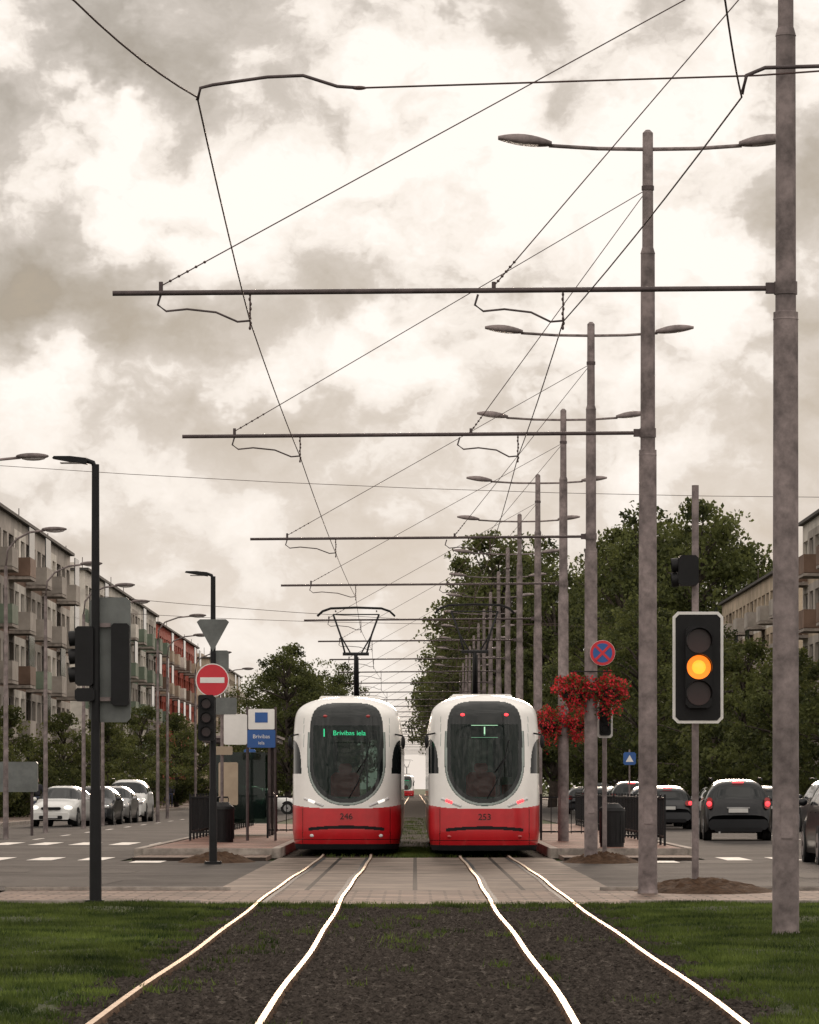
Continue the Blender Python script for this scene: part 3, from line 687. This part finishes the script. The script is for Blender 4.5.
# distant pedestrians: one continuous skinned figure each, walking
def pedestrian(X,Y,rz,coat,sc=1.):
    root=empty('pedestrian',(X,Y,.11),rz)
    def chain(name,J,E,R,k,rootv=0,sub=2):
        me=bpy.data.meshes.new(name); me.from_pydata(J,E,[]); o=place(name,me,root); me.materials.append(M[k])
        sk=o.modifiers.new('skin','SKIN'); 
        for i,r in enumerate(R):
            me.skin_vertices[0].data[i].radius=(r,r*.85) if not isinstance(r,tuple) else r
            me.skin_vertices[0].data[i].use_root=(i==rootv)
        ss=o.modifiers.new('sub','SUBSURF'); ss.levels=sub; ss.render_levels=sub; return o
    if True:
        bpy.context.view_layer.update()
        def sk(name,J,E,R,k):
            me=bpy.data.meshes.new(name); me.from_pydata(J,E,[]); me.materials.append(M[k]); o=place(name,me,root)
            o.modifiers.new('skin','SKIN')
            if not me.skin_vertices:
                bpy.context.view_layer.objects.active=o
            if me.skin_vertices:
                for i,r in enumerate(R):
                    me.skin_vertices[0].data[i].radius=r if isinstance(r,tuple) else (r,r); me.skin_vertices[0].data[i].use_root=(i==0)
            ss=o.modifiers.new('sub','SUBSURF'); ss.levels=2; ss.render_levels=2
        # upper body: pelvis, chest, neck, arms
        sk('upper_body',[(0,0,.93),(0,0,1.15),(0,-.01,1.38),(0,-.02,1.5),(-.19,0,1.40),(-.24,.08,1.14),(-.23,-.02,.90),(.19,0,1.40),(.24,-.08,1.14),(.22,-.22,.94)],
           [(0,1),(1,2),(2,3),(2,4),(4,5),(5,6),(2,7),(7,8),(8,9)],[(.16,.11),(.15,.11),(.17,.11),.06,.065,.05,.035,.065,.05,.035],coat)
        sk('legs',[(0,0,.95),(-.1,0,.88),(-.11,-.16,.49),(-.11,-.20,.08),(-.11,-.32,.04),(.1,0,.88),(.11,.05,.50),(.11,.30,.12),(.11,.22,.04)],
           [(0,1),(1,2),(2,3),(3,4),(0,5),(5,6),(6,7),(7,8)],[(.14,.10),.09,.06,.045,.035,.09,.06,.045,.035],'jeans')
        b=MB(); b.ell((0,-.03,1.62),(.075,.09,.115),'skin',14,10); b.ell((0,.0,1.66),(.083,.092,.10),'bark',14,10); b.ell((0,-.12,1.61),(.014,.02,.02),'skin',8,6)
        b.ell((-.23,-.04,.83),(.03,.045,.07),'skin',8,6); b.ell((.22,-.27,.89),(.03,.05,.06),'skin',8,6); b.build('head_and_hands',root)
pedestrian(-16.6,285,.1,'cloth1'); pedestrian(-17.3,292,3.0,'cloth2'); pedestrian(-16.2,180,.2,'cloth1')
# ------------------------------------------------------------------ cars
def paint(k,c,metal=.3,coat=.5,spec=.4):
    M['p_'+k]=mat('car_paint_'+k,c,.3,metal,var=.03,coat=coat,spec=spec); return 'p_'+k
pw=paint('white',(.66,.66,.64),0); pb=paint('black',(.007,.008,.010),0,.3,.25); ps=paint('silver',(.36,.36,.36),.6); pg=paint('grey',(.028,.030,.034),0,.3,.3); pr=paint('wine',(.12,.015,.015)); pn=paint('navy',(.012,.018,.035),0,.3,.3)
PROF={'hatch':([(0,.44),(.015,.52),(.06,.575),(.15,.625),(.25,.665),(.28,.69),(.42,.95),(.50,.99),(.62,1.0),(.8,.97),(.90,.92),(.96,.68),(.985,.60),(1,.46)],(.275,.43),(.905,.962)),
 'suv':([(0,.42),(.015,.52),(.05,.57),(.15,.61),(.24,.63),(.27,.66),(.38,.94),(.46,.985),(.6,1.0),(.85,.98),(.925,.94),(.97,.66),(.985,.60),(1,.40)],(.265,.39),(.93,.968)),
 'sedan':([(0,.42),(.015,.50),(.06,.555),(.2,.62),(.28,.655),(.30,.67),(.43,.95),(.52,1.0),(.62,.99),(.70,.95),(.82,.70),(.86,.68),(.96,.66),(.985,.60),(1,.46)],(.295,.44),(.71,.815))}
CARM={}
def car(name,X,Y,rz,pk,kind='hatch',Lc=4.2,Wc=1.76,H=1.48,brake=0,lit=False):
    key=(pk,kind,Lc,H,brake,lit)
    if key in CARM: return place(name,CARM[key],None,(X,Y,0),rz)
    pr_,ws,rw=PROF[kind]; P=np.array(pr_)*[Lc,H]
    al=np.concatenate([[0],np.cumsum(np.hypot(np.diff(P[:,0]),np.diff(P[:,1])))]); q=np.linspace(0,al[-1],110)
    ys=np.interp(q,al,P[:,0]); zt=np.interp(q,al,P[:,1])
    ker=np.ones(5)/5; zt2=np.convolve(np.pad(zt,2,'edge'),ker,'valid'); ys2=np.convolve(np.pad(ys,2,'edge'),ker,'valid')
    ph=np.linspace(0,np.pi,61); V=[];F=[];K=[]; ns=len(ys2); nc=61; belt=.615*H
    for y,z1 in zip(ys2,zt2):
        wf=1-.20*max(0,1-y/.55)**2.2-.10*max(0,1-(Lc-y)/.40)**2.2
        zb=.20+.10*max(0,1-y/.5)**2+.10*max(0,1-(Lc-y)/.5)**2
        for p in ph:
            c,s=math.cos(p),math.sin(p); n=4.6
            z=zb+(z1-zb)*abs(s)**(2/n); x=Wc/2*wf*math.copysign(abs(c)**(2/n),c)
            if z>belt: x*=1-.17*((z-belt)/(H-belt))**1.1
            else: x*=1-.04*((belt-z)/belt)**2
            V.append((x,y-Lc/2,z))
    for i in range(ns-1):
        for j in range(nc-1):
            f=(i*nc+j,(i+1)*nc+j,(i+1)*nc+j+1,i*nc+j+1); F.append(f)
            a,b_,c_=[Vector(V[k]) for k in(f[0],f[2],f[1])]; d_=Vector(V[f[3]])
            nrm=(b_-a).cross(d_-c_).normalized(); ce=(a+b_+c_+d_)/4; h=ce.z/H; fr=(ce.y+Lc/2)/Lc; k=pk
            if abs(nrm.x)<.62:
                if ws[0]<fr<ws[1] and h>.675: k='sglass'
                elif rw[0]<fr<rw[1] and h<.93: k='sglass'
            else:
                lo_=ws[0]+.03+(h-.66)*.42; hi_=(rw[0]-.03 if kind!='sedan' else rw[1]-.05-(h-.66)*.3)
                if .655<h<.925 and lo_<fr<hi_ and abs(fr-.555)>.012 and abs(fr-(.79 if kind!='sedan' else .9))>.012: k='sglass'
            if h<.19: k='rubber'
            K.append(k)
    F.append(tuple(range(nc))); K.append(pk); F.append(tuple((ns-1)*nc+j for j in range(nc))); K.append(pk)
    F.append(tuple([i*nc for i in range(ns)][::-1]+[i*nc+nc-1 for i in range(ns)])) ; K.append('rubber')
    b=MB(); b.add(V,F,K,True)
    R=.315 if kind!='suv' else .36
    for wy in(-Lc/2+.82,Lc/2-.78):
        for s in(-1,1):
            b.cyl((s*(Wc/2-.10),wy,R+.03),(s*(Wc/2-.012),wy,R+.03),R+.05,'rubber',n=26); b.cyl((s*(Wc/2-.22),wy,R),(s*(Wc/2+.005),wy,R),R,'tyre',n=26)
            b.cyl((s*(Wc/2),wy,R),(s*(Wc/2+.012),wy,R),R*.64,'rim',n=18); b.cyl((s*(Wc/2+.01),wy,R),(s*(Wc/2+.02),wy,R),R*.15,'rubber',n=10)
    fy=-Lc/2; ry=Lc/2
    b.bbox((0,fy-.01,.38),(Wc*.80,.12,.24),pk,.06); b.bbox((0,fy-.06,.34),(Wc*.5,.05,.13),'rubber',.03); b.bbox((0,fy+.0,H*.445),(Wc*.42,.1,.10),'rubber',.03); b.box((0,fy-.09,.37),(.52,.01,.11),'plate')
    b.bbox((0,ry+.01,.44),(Wc*.88,.14,.28),pk,.08); b.bbox((0,ry+.085,.30),(Wc*.7,.03,.12),'rubber',.03); b.box((0,ry+.03,H*.49),(.52,.012,.11),'plate'); b.bbox((0,ry+.022,H*.535),(.62,.014,.03),'rim' if kind=='suv' else pk,.01)
    for s in(-1,1):
        b.ell((s*Wc*.355,fy+.10,H*.46),(.17,.16,.085),'head' if lit else 'lens',12,8)
        if kind=='suv': b.bbox((s*Wc*.425,ry-.07,H*.61),(.15,.20,.30),'tail' if brake==2 else 'tailoff',.04)
        else: b.bbox((s*Wc*.40,ry-.05,H*.60),(.24,.18,.18),'tailoff',.05)
        if brake: b.ell((s*Wc*.43,ry+.035,H*.60),(.07,.03,.07),'tail',10,6)
        b.ell((s*(Wc/2+.07),fy+Lc*ws[0]+.38,H*.67),(.10,.06,.075),pk,10,6)
        for fy2 in(.5,.72): b.box((s*(Wc/2*.985),fy+Lc*fy2,H*.56),(.03,.16,.02),pk)
        if kind=='suv': b.tube([(s*Wc*.37,-.6,H*.985),(s*Wc*.37,-.45,H*1.02),(s*Wc*.37,1.2,H*1.015),(s*Wc*.37,1.4,H*.97)],.018,'black')
    b.cyl((Wc*.28,ry-.02,.23),(Wc*.28,ry+.1,.23),.03,'rim',n=10)
    if brake: b.box((0,ry-Lc*(1-rw[0])-.0,H*.945),(.3,.04,.025),'tail')
    o=b.build(name,None,(X,Y,0),rz); CARM[key]=o.data; return o
PI=math.pi
car('parked_car',-13.1,156,-.12,pw,'hatch',4.1,1.74,1.5,lit=True)
car('parked_car',-12.4,163,-.05,pg,'hatch',4.3,1.76,1.5); car('parked_car',-12.3,171,-.05,ps,'hatch',4.1,1.74,1.5)
car('parked_suv',-12.15,178,-.02,pw,'suv',4.6,1.85,1.78)
car('parked_car',-14,190,0,pn,'sedan',4.5,1.78,1.45); car('parked_car',-8.1,205,0,pg,'hatch',4.3,1.78,1.5); car('parked_car',-8.4,230,PI*.5,pw,'sedan',4.5,1.78,1.45)
car('suv',8.75,115,PI-.03,pb,'suv',4.4,1.82,1.66,brake=1)
car('car',8.35,79,PI,pb,'suv',4.5,1.84,1.72,brake=2)
for i,(x,y,p,k) in enumerate(((8.7,146,pg,'hatch'),(9.0,156,pb,'sedan'),(9.2,166,pn,'hatch'),(9.0,176,pb,'suv'),(9.1,187,ps,'hatch'),(9.0,200,pg,'hatch'),(12.4,150,pb,'hatch'),(12.6,168,pr,'sedan'),(9.3,214,pb,'suv'),(9.1,230,pg,'hatch'),(13.4,135,pg,'suv'),(13.6,190,pw,'hatch'))):
    car('parked_car' if x>11 else 'car',x,y,PI+random.uniform(-.04,.04),p,k,4.3,1.78,1.5 if k!='suv' else 1.7,brake=1 if (i in(0,3) ) else 0)
# ------------------------------------------------------------------ buildings
def block(name,xf,side,y0,y1,H,storeys,base,panel,balk,dep=12,accent=None,seed=1):
    R=random.Random(seed); root=empty(name,(0,0,0)); W_=MB(); Gl=MB(); Bk=MB(); Rf=MB(); Fr=MB()
    plinth=1.0; ch=(H-plinth-.5)/storeys
    def facade(o,u,nrm,length,cw,gable):
        nco=max(1,int(round(length/cw))); cw=length/nco
        def p(a,bq,d=0): return (o[0]+u[0]*a+nrm[0]*d,o[1]+u[1]*a+nrm[1]*d,bq)
        W_.quad(p(0,-.1),p(length,-.1),p(length,plinth),p(0,plinth),'wbrown' if base!='wbrown' else 'wgrey')
        W_.quad(p(0,H-.5),p(length,H-.5),p(length,H),p(0,H),base)
        for c in range(nco):
            for r in range(storeys):
                a0=c*cw;a1=a0+cw;z0=plinth+r*ch;z1=z0+ch
                kind=c%6
                wk=base
                if accent and kind in(2,3): wk=accent
                if gable and c%3!=1: W_.quad(p(a0,z0),p(a1,z0),p(a1,z1),p(a0,z1),wk if not accent else base); continue
                m_=.55 if kind not in(1,4) else .3
                wa,wb,wz0,wz1=a0+m_,a1-m_,z0+(.85 if kind not in(1,4) else .25),z1-.4
                for q in([a0,a1,z0,wz0],[a0,a1,wz1,z1],[a0,wa,wz0,wz1],[wb,a1,wz0,wz1]):
                    kk=panel if (q[2]==z0 and q[0]==a0 and q[1]==a1) else wk
                    W_.quad(p(q[0],q[2]),p(q[1],q[2]),p(q[1],q[3]),p(q[0],q[3]),kk)
                d=-.18
                for A,B_ in(((wa,wz0),(wb,wz0)),((wb,wz0),(wb,wz1)),((wb,wz1),(wa,wz1)),((wa,wz1),(wa,wz0))): W_.quad(p(*A),p(*B_),p(*B_,d),p(*A,d),wk)
                Gl.quad(p(wa,wz0,d),p(wb,wz0,d),p(wb,wz1,d),p(wa,wz1,d),'winglass' if R.random()<.72 else 'curtain')
                def fb(a,b2,c2,d2):
                    Fr.quad(p(a,c2,d+.03),p(b2,c2,d+.03),p(b2,d2,d+.03),p(a,d2,d+.03),'frame')
                t=.07; fb(wa,wb,wz0,wz0+t); fb(wa,wb,wz1-t,wz1); fb(wa,wa+t,wz0+t,wz1-t); fb(wb-t,wb,wz0+t,wz1-t); mid=(wa+wb)/2; fb(mid-.035,mid+.035,wz0+t,wz1-t)
                if kind in(1,4) and not gable:
                    c3=p((a0+a1)/2,0,.55); dx=abs(u[0])*(cw-.1)+abs(nrm[0])*1.1; dy=abs(u[1])*(cw-.1)+abs(nrm[1])*1.1
                    Bk.box((c3[0],c3[1],z0+.06),(dx,dy,.14),'concrete')
                    bk=balk if R.random()<.75 else R.choice(['wwhite','wbrown','wgreen'])
                    c3=p((a0+a1)/2,0,1.06); dx=abs(u[0])*(cw-.1)+abs(nrm[0])*.07; dy=abs(u[1])*(cw-.1)+abs(nrm[1])*.07
                    Bk.box((c3[0],c3[1],z0+.62),(dx,dy,.92),bk)
                    for e_ in(a0+.07,a1-.07):
                        c3=p(e_,0,.53); Bk.box((c3[0],c3[1],z0+.62),(abs(u[0])*.06+abs(nrm[0])*.99,abs(u[1])*.06+abs(nrm[1])*.99,.9),bk)
                    if R.random()<.3:
                        c3=p((a0+a1)/2,0,1.02); Bk.box((c3[0],c3[1],z0+1.85),(abs(u[0])*(cw-.2)+abs(nrm[0])*.05,abs(u[1])*(cw-.2)+abs(nrm[1])*.05,1.5),'winglass')
    s=side; nrm=(-s,0)
    facade((xf*1.,y0),(0,1),nrm,y1-y0,3.1,False)
    facade((xf,y0),(s,0),(0,-1),dep,3.0,True)
    facade((xf,y1),(s,0),(0,1),dep,3.0,True)
    facade((xf+s*dep,y0),(0,1),(s,0),y1-y0,3.1,True)
    xm=xf+s*dep/2; Rf.box((xm,(y0+y1)/2,H+.08),(dep+.5,y1-y0+.5,.16),'roof'); Rf.box((xm,(y0+y1)/2,H+.35),(dep-1.5,y1-y0-1.5,.4),base)
    for i in range(int((y1-y0)/14)+1): Rf.box((xm-s*1.5,y0+5+i*14,H+1.1),(1.2,1.6,1.3),'wbrown' if i%2 else 'wgrey'); Rf.cyl((xm-s*3,y0+8+i*14,H+.5),(xm-s*3,y0+8+i*14,H+2.8),.03,'steeld',n=5)
    W_.build('walls',root);Gl.build('windows',root);Fr.build('window_frames',root);Bk.build('balconies',root);Rf.build('roof',root)
block('apartment_block',-20.2,-1,168,246,15,5,'wgrey','wbrown','wgrey',accent='wwhite',seed=1)
block('apartment_block',-20.6,-1,262,334,15,5,'wwhite','wgreen','wgreen',accent='wgrey',seed=2)
block('apartment_block',-21.6,-1,352,416,15.2,5,'wred','wred','wcream',accent='wred',seed=3)
block('apartment_block',-21.6,-1,440,520,15,5,'wcream','wyell','wwhite',seed=4)
block('apartment_block',20.4,1,130,221,15.2,5,'wwhite','wcream','wbrown',accent='wgrey',seed=5)
block('apartment_block',22,1,242,301,14.5,5,'wcream','wwhite','wgrey',seed=6)
block('apartment_block',25,1,330,420,15,5,'wgrey','wcream','wgrey',seed=7)
# ------------------------------------------------------------------ trees
def tree_mesh(name,seed,H,cr_,base,ncl,nl,ls,spread=.55):
    R=random.Random(seed); b=MB(); top=H*.8
    pts=[Vector((0,0,-.1))]; x=y=0
    for i in range(1,7):
        x+=R.uniform(-.12,.12); y+=R.uniform(-.12,.12); pts.append(Vector((x,y,top*i/6)))
    r0=H*.02+.06; b.tube(pts,[r0*(1-.8*i/6) for i in range(7)],'bark',8)
    cen=[]; zc=(base+H)/2; hz=(H-base)/2
    lob=[(R.uniform(0,6.28),R.uniform(-.8,.9),R.uniform(.2,.5)) for _ in range(7)]
    while len(cen)<ncl:
        t=R.uniform(0,6.283); u=R.uniform(-1,1); prof=math.sqrt(max(0,1-u*u))*(1-.25*u)
        k=.9+sum(a*math.exp(-((math.remainder(t-th_,6.283))**2)/.4-((u-uu)**2)/.1) for th_,uu,a in lob)-.2*math.sin(t*3+seed)-.14*math.sin(u*9+t*2+seed)
        rr=cr_*prof*k*R.uniform(.3,1)**.5; cen.append((rr*math.cos(t),rr*math.sin(t),zc+hz*u*(.93+.14*math.sin(t*2+seed))))
    for i in range(0,ncl,3):
        c=Vector(cen[i]); z0=max(base*.6,min(top*.95,c.z-R.uniform(.8,2.2)*H/12))
        k=z0/top*6; a=pts[min(6,int(k))]; st=Vector((a.x,a.y,z0)); mid=st.lerp(c,.5)+Vector((0,0,R.uniform(-.1,.5)))
        b.tube([st,mid,c],[r0*.32,r0*.2,.015],'bark',5)
    cs=[];mi=[]
    for c in cen:
        n=int(nl*R.uniform(.5,1.5)); sg=spread*R.uniform(.55,1.2)
        p=rng.normal(0,1,(n,3)); nr_=np.linalg.norm(p,axis=1)[:,None]; p=p/nr_*np.minimum(nr_,1.9)*np.array([sg,sg,sg*.5])+np.array(c); cs.append(p)
        pl=.2 if R.random()<.5 else .85; mi.append((rng.uniform(0,1,n)<pl).astype(int))
    cs=np.concatenate(cs); mi=np.concatenate(mi); n=len(cs); Q=leafquads(cs,ls,n).reshape(-1,3)
    nv=len(b.v); V=np.concatenate([np.array(b.v),Q])
    me=bpy.data.meshes.new(name); F=b.f
    idx=np.arange(nv,nv+4*n).reshape(-1,4)
    loops=np.concatenate([np.array([i for f in F for i in f],dtype=np.int32),idx.ravel().astype(np.int32)])
    tot=np.concatenate([np.array([len(f) for f in F]),np.full(n,4)]); st=np.concatenate([[0],np.cumsum(tot)[:-1]]).astype(np.int32)
    me.vertices.add(len(V)); me.vertices.foreach_set('co',V.astype(np.float32).ravel()); me.loops.add(len(loops)); me.loops.foreach_set('vertex_index',loops)
    me.polygons.add(len(tot)); me.polygons.foreach_set('loop_start',st)
    for k in('bark','leaf','leaf2'): me.materials.append(M[k])
    me.polygons.foreach_set('material_index',np.concatenate([np.zeros(len(F),int),mi+1]).astype(np.int32)); me.update(calc_edges=True); me.validate(); return me
T=[tree_mesh('treeA',1,14,4.2,2.2,200,75,.12,.52),tree_mesh('treeB',2,14,3.8,2.0,180,75,.12,.52),tree_mesh('treeC',5,14,4.5,2.6,200,75,.12,.56),tree_mesh('treeD',9,7,2.6,.6,130,75,.10,.40),tree_mesh('bushE',12,3,2.2,.1,90,75,.09,.35)]
def tree(i,X,Y,s=1,rz=None,name='deciduous_tree',sz=None): place(name,T[i],None,(X,Y,0),random.uniform(0,6.28) if rz is None else rz,(s,s,s if sz is None else sz))
for X,Y,i,s,sz in((21.5,322,0,1.55,1.62),(18.0,330,2,1.5,1.64),(24.6,326,1,1.45,1.56),(15.6,318,1,1.35,1.40),(20,345,2,1.5,1.6),(16.8,340,0,1.4,1.57)): tree(i,X,Y,s,None,'deciduous_tree',sz)
for X,Y,i,s in((11.9,222,1,.80),(13.6,232,0,.78),(10.4,245,2,.82),(15.5,215,2,.68),(15.6,176,3,1.0),(14.6,186,3,1.1),(16.6,168,3,.9),(13.9,196,3,1.15),(16.6,186,3,1.0),(12.6,262,0,.8)): tree(i,X,Y,s)
for X,Y,i,s,sz in((6.3,318,0,1.3,1.44),(8.6,326,2,1.35,1.46),(5.9,352,1,1.2,1.3),(7.6,372,2,1.4,1.5),(10.2,312,1,1.15,1.25),(5.6,430,0,1.3,1.4),(5.4,500,2,1.4,1.4)): tree(i,X,Y,s,None,'deciduous_tree',sz)
for X,Y,i,s in((-8.0,262,0,.72),(-6.4,268,1,.66),(-9.2,275,2,.7),(-5.8,300,1,.72),(-7.8,320,2,.7),(-16.5,150,3,.45),(-18.6,160,3,.62),(-17.9,175,3,.6),(-18.4,190,3,.7),(-17.2,205,3,.7),(-16.5,225,3,.7),(-17.8,240,3,.8),(-17,262,3,.9),(-16.5,290,3,.9),(-16.8,330,3,.9),(-16.2,380,3,1.0),(-15,430,0,.7),(-12,470,1,.7),(-8,520,2,.8)): tree(i,X,Y,s)
for i in range(14): tree(4,random.choice((-19,-18.2))+random.uniform(-.5,.5),140+i*8,random.uniform(.6,1),name='shrub')
for i in range(8): tree(4,18.6+random.uniform(-.5,.5),120+i*10,random.uniform(.6,.9),name='shrub')
def far_mass(name,x0,x1,Y,h,n):
    c=[]
    for i in range(n):
        x=random.uniform(x0,x1); y=Y+random.uniform(-15,15); hh=h*random.uniform(.6,1.1)
        k=260; p=rng.normal(0,1,(k,3))*np.array([2.0,2.4,hh*.25])+np.array([x,y,hh*.5]); p[:,2]=np.abs(p[:,2]); c.append(p)
    c=np.concatenate(c); q=leafquads(c,.5,len(c)).reshape(-1,3); place(name,quadmesh(name,q,len(c),4,['leaf','leaf2'],(rng.uniform(0,1,len(c))<.4).astype(int)))
far_mass('distant_trees',-75,-9,700,11,60); far_mass('distant_trees',9,75,700,13,60)
